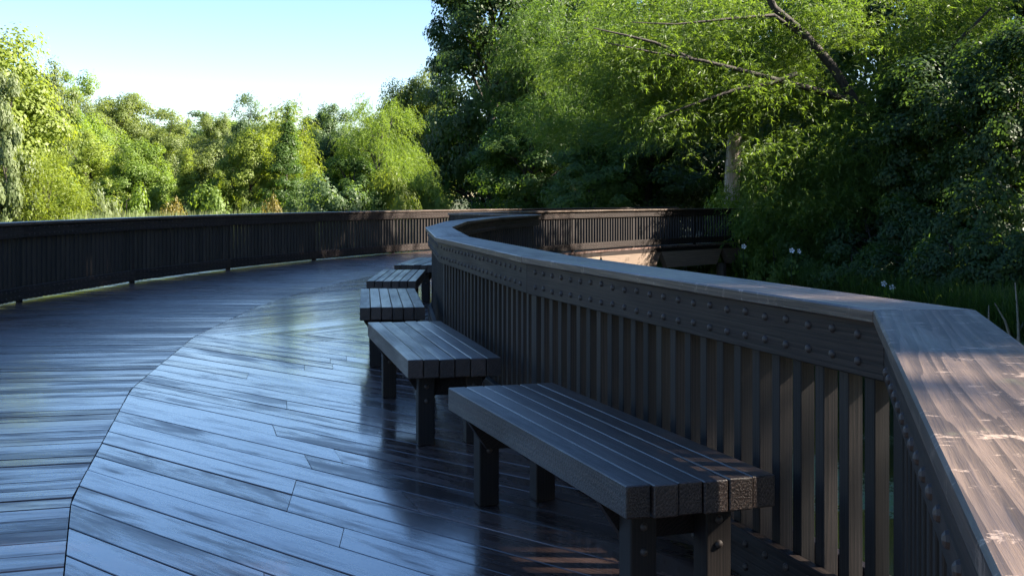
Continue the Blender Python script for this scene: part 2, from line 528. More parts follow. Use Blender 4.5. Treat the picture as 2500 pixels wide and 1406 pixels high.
axang = math.radians(-AX)
org = pol(r_seam(AX), AX)
PW = 0.193
for half in (-1, 1):
    an = axang + half * math.radians(46)
    d = Vector((math.cos(an), math.sin(an)))
    n = Vector((-d.y, d.x))
    for k in range(-70, 70):
        s0, s1 = k * PW + 0.0045, (k + 1) * PW - 0.0045
        A = line_span(org + n * s0, d, half); B = line_span(org + n * s1, d, half)
        if A is None and B is None: continue
        if A is None: A = [(B[0] + B[1]) / 2 - 0.01, (B[0] + B[1]) / 2 + 0.01]
        if B is None: B = [(A[0] + A[1]) / 2 - 0.01, (A[0] + A[1]) / 2 + 0.01]
        c0, c1 = org + n * s0, org + n * s1
        cuts = [0.0, 1.0]
        L = max(A[1] - A[0], B[1] - B[0])
        if L > 2.0 and R0.random() < 0.75: cuts = [0.0, R0.uniform(0.25, 0.75), 1.0]
        for u0, u1 in zip(cuts[:-1], cuts[1:]):
            e0 = 0.0 if u0 == 0 else 0.0025 / L; e1 = 0.0 if u1 == 1 else 0.0025 / L
            f = lambda I, u: I[0] + (I[1] - I[0]) * u
            cs = [c0 + d * f(A, u0 + e0), c0 + d * f(A, u1 - e1), c1 + d * f(B, u1 - e1), c1 + d * f(B, u0 + e0)]
            if (cs[1] - cs[0]).length < 0.03 and (cs[2] - cs[3]).length < 0.03: continue
            quad_board('plank', cs, -0.045, 0.0, d, M_DECK, bay, 0.0025, dz=R0.uniform(-0.0015, 0.0015), roll=math.radians(R0.gauss(0, 0.45)))

# framing under the decks: curved edge beams, joists and piles
frame = empty('deck_framing', (0, 0, 0))
tag(frame, 'brown timber girders and round piles under the boardwalk standing in the pond', 'framing', kind='structure')


def beam(p, q, z0, z1, th, name='girder', mat=M_BEAM, cut=0.0):
    d = (q - p); L = d.length; d.normalize()
    bm = bmesh.new()
    prof = [(-L / 2, z1), (-L / 2 + cut, z0), (L / 2 - cut, z0), (L / 2, z1)]
    f_ = [bm.verts.new((x, -th / 2, z)) for x, z in prof]; b_ = [bm.verts.new((x, th / 2, z)) for x, z in prof]
    bm.faces.new(f_); bm.faces.new(b_[::-1])
    for i in range(4): bm.faces.new((f_[i], b_[i], b_[(i + 1) % 4], f_[(i + 1) % 4]))
    bmesh.ops.recalc_face_normals(bm, faces=bm.faces)
    return link(name, bm_mesh(name, bm), mat, frame, frame2((p + q) / 2, d))


PILE = []
pv, pf = [], []
tube(pv, pf, [(0, 0, -3.2), (0, 0, -1.4), (0, 0, -0.62)], [0.17, 0.16, 0.15], 12)
pile_me = np_mesh('pile', pv, pf, smooth=True); pile_me.materials.append(M_PILE)


def pile(p):
    link('pile', pile_me, None, frame, Matrix.Translation((p.x, p.y, 0)))


for a in np.arange(-32, 50, 6.0):
    if 19 <= a or a < -27:
        beam(pol(30.42, a), pol(30.42, a + 5.95), -0.62, -0.16, 0.16, cut=0.30)
        beam(pol(30.36, a), pol(30.36, a + 5.97), -0.155, -0.05, 0.05, 'rim_board', M_RAIL)
        pile(pol(30.55, a + 0.4))
    beam(pol(34.05, a), pol(34.05, a + 5.95), -0.62, -0.16, 0.16, cut=0.30)
    pile(pol(33.9, a + 0.4))
for k in range(6):
    beam(pol(28.22, JA[k]), pol(28.22, JA[k + 1]), -0.40, -0.05, 0.10, 'rim_board', M_RAIL)
    pile(pol(28.45, JA[k] + 0.5))
pile(pol(28.6, JA[-1]))
beam(J0 + Vector((0.2, -0.05)), Q0 + Vector((0.2, -0.05)), -0.40, -0.05, 0.10, 'rim_board', M_RAIL)
beam(PE + Vector((0.1, 0.15)), QE + Vector((0.1, 0.15)), -0.40, -0.05, 0.10, 'rim_board', M_RAIL)
for a in np.arange(-30, 54, 3.0):
    r0 = 28.4 if -20 < a < 16 else 30.6
    beam(pol(r0, a), pol(33.9, a), -0.30, -0.052, 0.09, 'joist', M_PILE)

# ------------------------------------------------------------------ railings
bolt_bm = bmesh.new()
bmesh.ops.create_uvsphere(bolt_bm, u_segments=8, v_segments=6, radius=0.0145)
bmesh.ops.delete(bolt_bm, geom=[v for v in bolt_bm.verts if v.co.z < -0.0005], context='VERTS')
for v in bolt_bm.verts: v.co.z *= 0.75
BOLT_V = np.array([v.co[:] for v in bolt_bm.verts]); BOLT_F = [[v.index for v in f.verts] for f in bolt_bm.faces]
bolt_me = bm_mesh('bolt', bolt_bm, True); bolt_me.materials.append(M_BOLT)
CAPZ = 1.06


def offset_poly(P, s):
    out = []
    for i, p in enumerate(P):
        d0 = (P[i] - P[i - 1]).normalized() if i else (P[1] - P[0]).normalized()
        d1 = (P[i + 1] - P[i]).normalized() if i < len(P) - 1 else d0
        n0, n1 = Vector((-d0.y, d0.x)), Vector((-d1.y, d1.x))
        m_ = (n0 + n1).normalized()
        out.append(p + m_ * (s / max(0.4, m_.dot(n0))))
    return out


def railing(P, sgn, label, near=0, bolt_bays=(), bolt_rows_far=True, both=True, first_post=True, bo=0.095):
    """P = deck-side edge of the cap, in plan; sgn = +1 when the far (water) side lies to the left of travel"""
    root = empty('wooden_railing', (P[0].x, P[0].y, 0))
    tag(root, label, 'railing')
    inv = Matrix.Translation((-P[0].x, -P[0].y, 0))

    def put(o):
        o.matrix_basis = inv @ o.matrix_basis
        return o
    O = {k: offset_poly(P, sgn * k) for k in (0.0, 0.030, 0.068, bo, 0.190, 0.228, 0.286)}
    SV, SF = [], []
    for i in range(len(P) - 1):
        d = P[i + 1] - P[i]; L = d.length; d = d.normalized()
        nrm = Vector((-d.y, d.x)) * sgn
        g = d * 0.0015

        def strip(k0, k1):
            return [O[k0][i] + g, O[k0][i + 1] - g, O[k1][i + 1] - g, O[k1][i] + g]
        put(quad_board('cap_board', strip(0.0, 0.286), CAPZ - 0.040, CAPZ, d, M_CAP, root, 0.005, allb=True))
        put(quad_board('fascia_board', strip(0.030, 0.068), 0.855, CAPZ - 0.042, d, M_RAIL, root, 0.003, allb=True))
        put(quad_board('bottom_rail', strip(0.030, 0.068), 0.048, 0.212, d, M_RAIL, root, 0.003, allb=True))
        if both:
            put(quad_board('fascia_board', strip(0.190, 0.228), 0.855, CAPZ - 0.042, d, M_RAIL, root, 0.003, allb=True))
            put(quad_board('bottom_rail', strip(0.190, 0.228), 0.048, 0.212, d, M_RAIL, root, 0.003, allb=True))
        # balusters sandwiched between the boards, bolts through them
        c0, c1 = O[bo][i], O[bo][i + 1]
        Lc = (c1 - c0).length
        n = max(1, int(round((Lc - 0.16) / 0.137)))
        bal = box_mesh('baluster', 0.052, 0.052, 0.980, M_BAL, 0.003)
        for j in range(n):
            u = (j + 0.5) / n
            s = 0.08 + u * (Lc - 0.16)
            p = c0 + d * s
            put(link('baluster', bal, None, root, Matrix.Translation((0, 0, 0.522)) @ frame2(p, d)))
            zs = (0.900 + R0.uniform(-.004, .004), 0.980 + R0.uniform(-.004, .004), 0.090, 0.170)
            for z in zs:
                for side in ((-1, 1) if both else (-1,)):
                    if (i in bolt_bays) and side < 0 and z > 0.5:
                        q = p + nrm * ((0.0301 if side < 0 else 0.2279) - bo)
                        M = Matrix.Translation((q.x, q.y, z)) @ (nrm * side).to_3d().to_track_quat('Z', 'Y').to_matrix().to_4x4()
                        put(link('bolt', bolt_me, None, root, M))
                    else:
                        if side < 0 and sgn and False: continue
                        q = p + nrm * ((0.0301 if side < 0 else 0.2279) - bo)
                        M = inv @ Matrix.Translation((q.x, q.y, z)) @ (nrm * side).to_3d().to_track_quat('Z', 'Y').to_matrix().to_4x4()
                        A = np.array(M)
                        base = len(SV)
                        SV.extend((BOLT_V @ A[:3, :3].T + A[:3, 3]).tolist())
                        SF.extend([[base + t for t in f] for f in BOLT_F])
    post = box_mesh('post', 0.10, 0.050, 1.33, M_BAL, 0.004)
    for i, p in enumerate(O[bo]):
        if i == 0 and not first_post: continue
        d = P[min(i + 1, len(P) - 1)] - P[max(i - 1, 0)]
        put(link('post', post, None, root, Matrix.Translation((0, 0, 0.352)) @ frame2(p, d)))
    if SV:
        me = bpy.data.meshes.new('bolt_heads'); me.from_pydata(SV, [], SF); me.materials.append(M_BOLT)
        o = link('bolt_heads', me, None, root); tag(o, kind='stuff')
    return root


# bench-bay railing: from behind the camera round the curve to the far corner
curveP = [pol(R_IN, t) for t in JA]
curveP[0] = J0.copy()
railing([Q0] + curveP, -1, 'dark timber railing beside the row of benches, its near cap sunlit', bolt_bays=(1, 2, 3), first_post=False)
railing([PE.copy(), QE.copy()], -1, 'short shaded return of dark railing at the far corner of the bench bay', first_post=False)
railing([pol(30.60, t) for t in (19.6, 25.5, 31.5, 37.5, 43.5, 49.5, 54.0)], -1, 'sunlit brown railing across the water with dappled tree shadows', bo=0.163)
railing([pol(33.93, t) for t in (-15.5, -9.5, -3.5, 2.5, 8.5, 14.5, 20.5, 26.5, 32.5, 38.5, 44.5, 50.0)], 1,
        'long shaded dark railing along the left outer edge of the boardwalk')

# ------------------------------------------------------------------ benches
BW, BL, BT, BTOP = 0.526, 1.98, 0.102, 0.500


def bench(center_deg, label, seed):
    rr = random.Random(seed)
    c = pol(28.805, center_deg)
    tang = pol(28.805, center_deg + 0.5) - pol(28.805, center_deg - 0.5)
    tang.normalize()
    root = empty('park_bench', (c.x, c.y, 0), math.atan2(tang.y, tang.x))      # local x along the bench, +y away from the rail
    tag(root, label, 'bench', 'timber benches along the railing')
    w_ = BW / 6
    for i in range(6):
        y = -BW / 2 + (i + 0.5) * w_
        L = BL + rr.uniform(-0.012, 0.012)
        me = bm_mesh('seat_board', prism_bm([(-L / 2, -w_ / 2 + 0.0025), (L / 2, -w_ / 2 + 0.0025), (L / 2, w_ / 2 - 0.0025), (-L / 2, w_ / 2 - 0.0025)],
                                            -BT / 2, BT / 2, 0.0035, True))
        o = link('seat_board', me, M_BENCH, root)
        o.location = (rr.uniform(-0.006, 0.006), y, BTOP - BT / 2 + rr.uniform(-0.0025, 0.0025))
        o.rotation_euler = (math.radians(rr.gauss(0, 0.25)), 0, 0)
    leg = box_mesh('leg', 0.092, 0.092, BTOP - BT - 0.002, M_BAL, 0.004)
    for sx in (-1, 1):
        x = sx * (BL / 2 - 0.19)
        for sy in (-1, 1):
            o = link('leg', leg, None, root)
            o.location = (x, sy * 0.135, (BTOP - BT) / 2)
            for z in (0.33, 0.25):
                for f in (-1, 1):
                    b = link('bolt', bolt_me, None, o)
                    b.matrix_basis = Matrix.Translation((f * 0.0465, 0, z - (BTOP - BT) / 2)) @ Matrix.Rotation(f * math.pi / 2, 4, 'Y')
        # cross beam with slanted ends, bolted to the inner face of the legs
        bm = bmesh.new()
        prof = [(-0.25, 0.397), (-0.16, 0.265), (0.16, 0.265), (0.25, 0.397)]
        th = 0.045
        f_ = [bm.verts.new((0, y, z)) for y, z in prof]; b_ = [bm.verts.new((th, y, z)) for y, z in prof]
        bm.faces.new(f_); bm.faces.new(b_[::-1])
        for i in range(4): bm.faces.new((f_[i], b_[i], b_[(i + 1) % 4], f_[(i + 1) % 4]))
        bmesh.ops.recalc_face_normals(bm, faces=bm.faces)
        o = link('cross_beam', bm_mesh('cross_beam', bm), M_RAIL, root)
        o.location = (x - sx * 0.048 - (th if sx > 0 else 0), 0, 0)
    return root


for i, (a, lab) in enumerate([(-19.05, 'nearest timber slat bench, with sun striped through the railing on its seat'),
                              (-13.25, 'second nearest wet timber bench along the railing'),
                              (-7.1, 'third timber bench from the camera, with a faded yellow mark on a slat'),
                              (-1.15, 'fourth timber bench from the camera, its far side slanting away'),
                              (4.75, 'farthest timber bench, half hidden behind the curved railing')]):
    bench(a, lab, 40 + i)

# ------------------------------------------------------------------ plants


def leaves_mesh(name, C, Nrm, D, ln, wd, rnd):
    """diamond leaves: centre C, normal Nrm, direction D"""
    n = len(C)
    D = D - Nrm * np.sum(D * Nrm, axis=1, keepdims=True)
    D /= np.linalg.norm(D, axis=1, keepdims=True) + 1e-9
    W = np.cross(Nrm, D)
    ln = np.broadcast_to(ln, (n,))[:, None]; wd = np.broadcast_to(wd, (n,))[:, None]
    V = np.empty((n, 4, 3))
    V[:, 0] = C - D * ln * 0.5
    V[:, 1] = C + W * wd * 0.5 - D * ln * 0.08
    V[:, 2] = C + D * ln * 0.5
    V[:, 3] = C - W * wd * 0.5 - D * ln * 0.08
    F = np.arange(n * 4).reshape(n, 4)
    return np_mesh(name, V.reshape(-1, 3), F, rnd)


def unit(v):
    return v / (np.linalg.norm(v, axis=-1, keepdims=True) + 1e-9)


def broad_tree(seed, H=10.0, base=1.2, R=3.2, clumps=110, per=320, leaf=(0.15, 0.10), shape='round', clump_r=0.22, droop=0.25, sparse=1.0, nlimb=12):
    """trunk mesh + crown mesh for a broadleaf tree of height H standing at the origin"""
    g = np.random.default_rng(seed)
    ch = H - base
    lob_d = unit(g.normal(size=(9, 3))); lob_a = g.uniform(-0.35, 0.40, 9)
    cc = []
    while len(cc) < clumps:
        d = unit(g.normal(size=3))
        rad = g.uniform(0.15, 1.0) ** 0.45
        f = 1.0 + float(np.sum(lob_a * np.maximum(0, lob_d @ d) ** 4))
        p = d * rad * f
        t = (p[2] + 1) / 2                                   # 0 bottom .. 1 top
        if shape == 'round': s = 1.0
        elif shape == 'cone': s = max(0.12, 1.15 * (1 - t) ** 0.8)
        elif shape == 'column': s = 0.75 if t < 0.9 else 0.5
        elif shape == 'spread': s = 0.75 + 0.45 * t
        elif shape == 'skirt': s = 1.15 - 0.35 * t
        else: s = 1.0
        cc.append((p[0] * R * s, p[1] * R * s, base + t * ch))
    cc = np.array(cc)
    cr = R * clump_r * g.uniform(0.65, 1.45, clumps)
    ntot = clumps * per
    idx = np.repeat(np.arange(clumps), per)
    q = unit(g.normal(size=(ntot, 3))) * (g.uniform(0, 1, (ntot, 1)) ** 0.45) * cr[idx][:, None]
    q[:, 2] *= 0.62
    q[:, 2] -= droop * cr[idx] * (np.linalg.norm(q[:, :2], axis=1) / cr[idx]) ** 2
    C = cc[idx] + q
    mid = np.array([0, 0, base + ch * 0.45])
    outw = unit(C - mid)
    Nn = unit(outw * 0.6 + unit(q + 1e-6) * 0.75 + np.array([0, 0, 0.35]) + g.normal(size=(ntot, 3)) * 0.27)
    D = unit(outw + g.normal(size=(ntot, 3)) * 0.8 + np.array([0, 0, -0.35]))
    sc = g.uniform(0.7, 1.25, ntot)
    rnd = np.clip(0.5 * g.uniform(0, 1, clumps)[idx] + 0.5 * g.uniform(0, 1, ntot), 0, 1)
    keep = C[:, 2] > 0.15
    crown = leaves_mesh('crown', C[keep], Nn[keep], D[keep], (leaf[0] * sc)[keep], (leaf[1] * sc)[keep], rnd[keep])
    # trunk and limbs
    V, F = [], []
    tr = 0.022 * H + 0.02
    top = np.array([g.normal() * 0.25, g.normal() * 0.25, base + ch * 0.8])
    tp = [np.array([0, 0, -0.6]), np.array([0, 0, 0.3]), np.array([g.normal() * .12, g.normal() * .12, base + ch * 0.2]),
          np.array([g.normal() * .25, g.normal() * .25, base + ch * 0.5]), top]
    tube(V, F, tp, [tr * 1.5, tr * 1.05, tr * 0.85, tr * 0.5, tr * 0.15], 9)
    order = g.permutation(clumps)
    for k in order[:nlimb * 3]:
        e = cc[k]
        h = min(base + ch * 0.65, max(base * 0.8, e[2] - np.hypot(e[0], e[1]) * g.uniform(0.4, 0.9)))
        u = (h - 0.3) / (top[2] - 0.3)
        s0 = np.array([top[0] * u, top[1] * u, h])
        mid_ = (s0 + e) / 2 + np.array([g.normal() * .15, g.normal() * .15, 0.12 * np.linalg.norm(e - s0)])
        rr = tr * g.uniform(0.18, 0.42)
        tube(V, F, [s0, mid_, e], [rr, rr * 0.6, rr * 0.15], 5)
    trunk = np_mesh('trunk', V, F, smooth=True)
    trunk.materials.append(M_BARK)
    return trunk, crown


def willow_tree(seed, H=11.0, base=1.0, R=4.2, clumps=90, strands=46, per=15, leaf=(0.17, 0.026), limb_pts=None, hang=1.0, droop=0.75):
    """fine-leaved tree with arching, drooping twigs"""
    g = np.random.default_rng(seed)
    ch = H - base
    cc = []
    lob_d = unit(g.normal(size=(8, 3))); lob_a = g.uniform(-0.35, 0.45, 8)
    while len(cc) < clumps:
        d = unit(g.normal(size=3)); rad = g.uniform(0.2, 1) ** 0.5
        p = d * rad * (1 + float(np.sum(lob_a * np.maximum(0, lob_d @ d) ** 4)))
        cc.append((p[0] * R, p[1] * R, base + (p[2] + 1) / 2 * ch))
    cc = np.array(cc)
    if limb_pts is not None:
        cc = np.concatenate([np.array(limb_pts), cc]); clumps = len(cc)
    ns = clumps * strands
    ci = np.repeat(np.arange(clumps), strands)
    st = cc[ci] + g.normal(size=(ns, 3)) * np.array([0.42, 0.42, 0.30])
    outw = cc[ci] - np.array([0, 0, base + ch * .4]); outw[:, 2] *= 0.3
    sdir = unit(unit(outw) * 0.7 + g.normal(size=(ns, 3)) * np.array([0.8, 0.8, 0.35]))
    sl = g.uniform(0.35, 0.95, ns) * hang
    k = np.arange(per) / (per - 1)
    tt = np.broadcast_to(k, (ns, per))
    C = st[:, None, :] + sdir[:, None, :] * (sl[:, None] * tt)[:, :, None]
    C[:, :, 2] -= (sl[:, None] * droop * tt ** 2)
    tang = sdir[:, None, :] + np.zeros((ns, per, 3)); tang[:, :, 2] -= 1.5 * tt
    C = C.reshape(-1, 3); tang = unit(tang.reshape(-1, 3))
    n = len(C)
    side = unit(np.cross(tang, g.normal(size=(n, 3))))
    D = unit(tang * 0.75 + side * 0.65 + np.array([0, 0, -0.15]))
    C = C + D * leaf[0] * 0.4
    Nn = unit(np.cross(D, g.normal(size=(n, 3))) + np.array([0, 0, 0.5]))
    sc = g.uniform(0.7, 1.25, n)
    rnd = np.clip(0.45 * g.uniform(0, 1, clumps)[ci].repeat(per) + 0.55 * g.uniform(0, 1, n), 0, 1)
    keep = C[:, 2] > 0.1
    crown = leaves_mesh('crown', C[keep], Nn[keep], D[keep], (leaf[0] * sc)[keep], (leaf[1] * sc)[keep], rnd[keep])
    V, F = [], []
    tr = 0.024 * H
    top = np.array([0.3, 0.2, base + ch * 0.8])
    tube(V, F, [(0, 0, -0.6), (0, 0, 0.4), (0.1, 0.05, base + ch * .25), (0.2, 0.15, base + ch * 0.55), top], [tr * 1.4, tr, tr * .8, tr * .5, tr * .15], 9)
    for i in g.permutation(clumps)[:40]:
        e = cc[i]
        h = min(base + ch * .6, max(base * .8, e[2] - np.hypot(e[0], e[1]) * g.uniform(.4, .9)))
        s0 = np.array([top[0], top[1], 0]) * (h / top[2]) + np.array([0, 0, h])
        m_ = (s0 + e) / 2 + np.array([g.normal() * .2, g.normal() * .2, .18 * np.linalg.norm(e - s0)])
        r_ = tr * g.uniform(.15, .35)
        tube(V, F, [s0, m_, e], [r_, r_ * .6, r_ * .15], 5)
    trunk = np_mesh('trunk', V, F, smooth=True); trunk.materials.append(M_BARK)
    return trunk, crown


PROTO = {
    'roundA': (broad_tree(1, 10, 0.5, 3.2, 150, 330, (0.18, 0.12), 'round', 0.29), 10.0, 3.2),
    'roundB': (broad_tree(2, 10, 0.4, 3.0, 130, 340, (0.17, 0.115), 'spread', 0.30), 10.0, 3.0),
    'skirt': (broad_tree(3, 10, 0.3, 3.2, 160, 290, (0.17, 0.11), 'skirt', 0.26), 10.0, 3.2),
    'cone': (broad_tree(4, 10, 0.3, 2.4, 130, 260, (0.15, 0.08), 'cone', 0.28, 0.4), 10.0, 2.4),
    'sparse': (broad_tree(5, 10, 1.8, 3.3, 84, 380, (0.17, 0.115), 'spread', 0.26), 10.0, 3.3),
    'tall': (broad_tree(6, 17, 1.0, 5.2, 280, 280, (0.21, 0.145), 'skirt', 0.20, nlimb=18), 17.0, 5.2),
    'tallB': (broad_tree(7, 17, 2.0, 5.0, 220, 300, (0.20, 0.14), 'round', 0.21, nlimb=18), 17.0, 5.0),
    'high': (broad_tree(13, 23, 13.0, 5.0, 120, 240, (0.24, 0.17), 'round', 0.26, nlimb=14), 23.0, 5.0),
    'feather': (willow_tree(8, 10, 0.4, 2.9, 120, 44, 9, (0.22, 0.05)), 10.0, 2.9),
    'willow': (willow_tree(9, 11, 0.6, 4.4, 150, 50, 13, (0.20, 0.034)), 11.0, 4.4),
    'shrub': (broad_tree(10, 3.0, 0.05, 1.7, 56, 240, (0.14, 0.085), 'round', 0.32), 3.0, 1.7),
    'shrubB': (broad_tree(11, 3.0, 0.05, 1.7, 50, 260, (0.17, 0.06), 'spread', 0.32, 0.5), 3.0, 1.7),
    'bushtall': (broad_tree(12, 6.0, 0.1, 1.9, 90, 260, (0.15, 0.09), 'skirt', 0.28), 6.0, 1.9),
}


def plant(kind, x, y, H, W, mat, label, name='broadleaf_tree', cat='tree', group=None, z=None, rz=None, seed=0):
    (tm, cm), H0, R00 = PROTO[kind]
    zz = land_z(x, y) if z is None else z
    rz = R0.uniform(0, 6.28) if rz is None else rz
    sh = W / (2.2 * R00); sv = H / H0
    root = empty(name, (x, y, zz), rz, (sh, sh, sv))
    tag(root, label, cat, group)
    link('trunk' if cat == 'tree' else 'stem', tm, None, root)
    o = bpy.data.objects.new('crown', cm); COL.objects.link(o); o.parent = root
    if len(cm.materials) == 0: cm.materials.append(L_MID)
    o.material_slots[0].link = 'OBJECT'; o.material_slots[0].material = mat
    return root


def tree_px(kind, px, Y, ytop, wpx, mat, label, name='broadleaf_tree', cat='tree', group=None):
    x = ground_at(px, Y); z = land_z(x, Y)
    H = (z_at(ytop, Y) - z) / 0.99
    return plant(kind, x, Y, H, wpx / FPX * Y, mat, label, name, cat, group, z)


G1, G2 = 'sunlit trees beyond the left railing', 'tall trees on the right bank'
T = [
    ('roundA', -60, 47, 40, 420, L_YEL, 'tall bright yellow-green tree at the left edge of the picture', 'broadleaf_tree', 'tree', G1),
    ('sparse', 88, 62, 118, 190, L_OLI, 'greyish crown peeping out behind the tall yellow-green tree', 'broadleaf_tree', 'tree', G1),
    ('roundB', 155, 66, 205, 190, L_BRI, 'green tree just right of the tall leftmost tree', 'broadleaf_tree', 'tree', G1),
    ('feather', 105, 40, 372, 220, L_YEL, 'feathery young yellow-green tree with a thin bare stem at left', 'young_tree', 'tree', G1),
    ('bushtall', 12, 39, 175, 150, L_SIL, 'grey-green leafy sapling at the very left edge', 'young_tree', 'tree', G1),
    ('roundB', 235, 52, 345, 200, L_YEL, 'low rounded yellow-green tree right of the feathery young tree', 'broadleaf_tree', 'tree', G1),
    ('roundA', 300, 96, 222, 170, L_OLI, 'twin-domed olive tree standing highest on the left skyline', 'broadleaf_tree', 'tree', G1),
    ('roundB', 228, 92, 236, 150, L_OLI, 'olive crown on the skyline left of the twin-domed tree', 'broadleaf_tree', 'tree', G1),
    ('roundA', 205, 80, 290, 190, L_BRI, 'mid-green crown below the olive skyline trees', 'broadleaf_tree', 'tree', G1),
    ('roundB', 390, 84, 292, 170, L_OLI, 'low olive crown right of the twin-domed tree', 'broadleaf_tree', 'tree', G1),
    ('skirt', 345, 47, 348, 190, L_BRI, 'layered green tree behind the rusty patch of reeds', 'broadleaf_tree', 'tree', G1),
    ('cone', 455, 46, 400, 150, L_YEL, 'small pale lime tree with upright leafy tips', 'young_tree', 'tree', G1),
    ('sparse', 448, 98, 272, 110, L_BLU, 'dark small crown on the skyline above the pale lime tree', 'broadleaf_tree', 'tree', G1),
    ('sparse', 520, 96, 258, 125, L_OLI, 'open-branched olive tree on the skyline with dark limbs showing', 'broadleaf_tree', 'tree', G1),
    ('roundA', 530, 58, 335, 190, L_OLI, 'mid-height olive-green tree left of the bright yellow one', 'broadleaf_tree', 'tree', G1),
    ('skirt', 610, 46, 325, 180, L_YEL, 'broad yellow-olive tree at the middle of the left tree line', 'broadleaf_tree', 'tree', G1),
    ('roundB', 592, 90, 256, 120, L_BLU, 'dark blue-green crown on the skyline behind the yellow trees', 'broadleaf_tree', 'tree', G1),
    ('feather', 690, 51, 258, 210, L_YEL, 'soft bright lime tree rising behind the dark cone-shaped tree', 'broadleaf_tree', 'tree', G1),
    ('cone', 702, 45.5, 305, 190, L_MID, 'pointed cone-shaped green tree in front of the lime tree', 'broadleaf_tree', 'tree', G1),
    ('sparse', 802, 90, 234, 150, L_BLU, 'airy grey-green tree with bare limbs on the middle skyline', 'broadleaf_tree', 'tree', G1),
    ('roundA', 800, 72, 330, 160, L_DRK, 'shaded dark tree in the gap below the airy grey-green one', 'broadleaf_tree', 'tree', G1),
    ('willow', 925, 48, 232, 240, L_BRI, 'rounded soft green willow, lit on its right side', 'willow_tree', 'tree', G1),
    ('roundA', 995, 80, 186, 190, L_OLI, 'big domed olive tree behind the soft green willow', 'broadleaf_tree', 'tree', G1),
    ('roundB', 1065, 84, 190, 130, L_OLI, 'olive crown squeezed between the domed tree and the tall dark tree', 'broadleaf_tree', 'tree', G1),
    ('bushtall', 860, 47, 380, 170, L_MID, 'upright green shrub in front of the willow', 'shrub', 'shrub', 'shrubs beyond the left railing'),
]
for t in T: tree_px(*t)
SH = [
    ('shrub', 800, 44, 420, 220, L_BLU, 'wide blue-green shrub above the middle of the far railing'),
    ('shrubB', 970, 45, 418, 150, L_YEL, 'bright yellow-green shrub left of the tall dark tree'),
    ('shrubB', 1050, 46, 425, 130, L_BRI, 'spiky fresh green shrub at the foot of the tall dark tree'),
    ('shrub', 660, 43, 470, 90, L_RUS, 'small yellowing bush above the left railing'),
    ('shrub', 405, 43, 478, 120, L_RUS, 'low rusty orange bush among the reeds'),
    ('shrub', 240, 44, 440, 130, L_SIL, 'pale grey-green shrub behind the reeds'),
    ('shrub', 550, 45, 420, 190, L_BRI, 'leafy green shrub at the foot of the yellow-olive tree'),
    ('shrubB', 740, 46, 425, 120, L_BRI, 'light green bush beside the cone-shaped tree'),
    ('shrub', 160, 44, 430, 160, L_BRI, 'green shrub at the foot of the feathery young tree'),
    ('shrubB', 20, 42, 440, 160, L_YEL, 'low yellow-green shrub at the left picture edge'),
    ('shrub', 310, 45, 440, 150, L_BRI, 'green shrub below the layered tree'),
    ('shrub', 455, 45, 450, 120, L_MID, 'mid-green shrub under the pale lime tree'),
    ('shrub', 890, 45, 440, 150, L_MID, 'dark green shrub between the blue-green and the bright yellow shrubs'),
]
for k, px, Y, yt, wp, mt, lab in SH:
    tree_px(k, px, Y, yt, wp, mt, lab, 'shrub', 'shrub', 'shrubs beyond the left railing')

TR = [
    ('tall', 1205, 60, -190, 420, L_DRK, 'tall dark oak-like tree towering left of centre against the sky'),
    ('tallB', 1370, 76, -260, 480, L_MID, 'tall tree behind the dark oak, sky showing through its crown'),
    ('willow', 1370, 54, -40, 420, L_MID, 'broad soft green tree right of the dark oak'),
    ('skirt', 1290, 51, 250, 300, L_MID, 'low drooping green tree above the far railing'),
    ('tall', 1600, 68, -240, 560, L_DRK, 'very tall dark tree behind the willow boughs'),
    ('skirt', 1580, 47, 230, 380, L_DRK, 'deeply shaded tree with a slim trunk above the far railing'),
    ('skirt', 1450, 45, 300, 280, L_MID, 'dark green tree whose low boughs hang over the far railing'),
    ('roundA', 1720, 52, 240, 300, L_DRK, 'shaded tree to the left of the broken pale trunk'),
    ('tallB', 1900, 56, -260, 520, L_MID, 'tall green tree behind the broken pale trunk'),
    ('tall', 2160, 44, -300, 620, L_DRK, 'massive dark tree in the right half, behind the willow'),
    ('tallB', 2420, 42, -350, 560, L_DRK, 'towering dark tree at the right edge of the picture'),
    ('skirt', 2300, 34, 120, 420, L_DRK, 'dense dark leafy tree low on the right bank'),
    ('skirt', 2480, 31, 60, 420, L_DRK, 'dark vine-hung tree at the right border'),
]
for k, px, Y, yt, wp, mt, lab in TR:
    tree_px(k, px, Y, yt, wp, mt, lab, 'willow_tree' if k == 'willow' else 'broadleaf_tree', 'tree', G2)

# the nearer willow on the right bank with its long bare boughs
WX, WY = ground_at(2130, 35.5), 35.5
wz = land_z(WX, WY)


def wpt(px, py, Y):
    return np.array([ground_at(px, Y) - WX, Y - WY, z_at(py, Y) - wz])


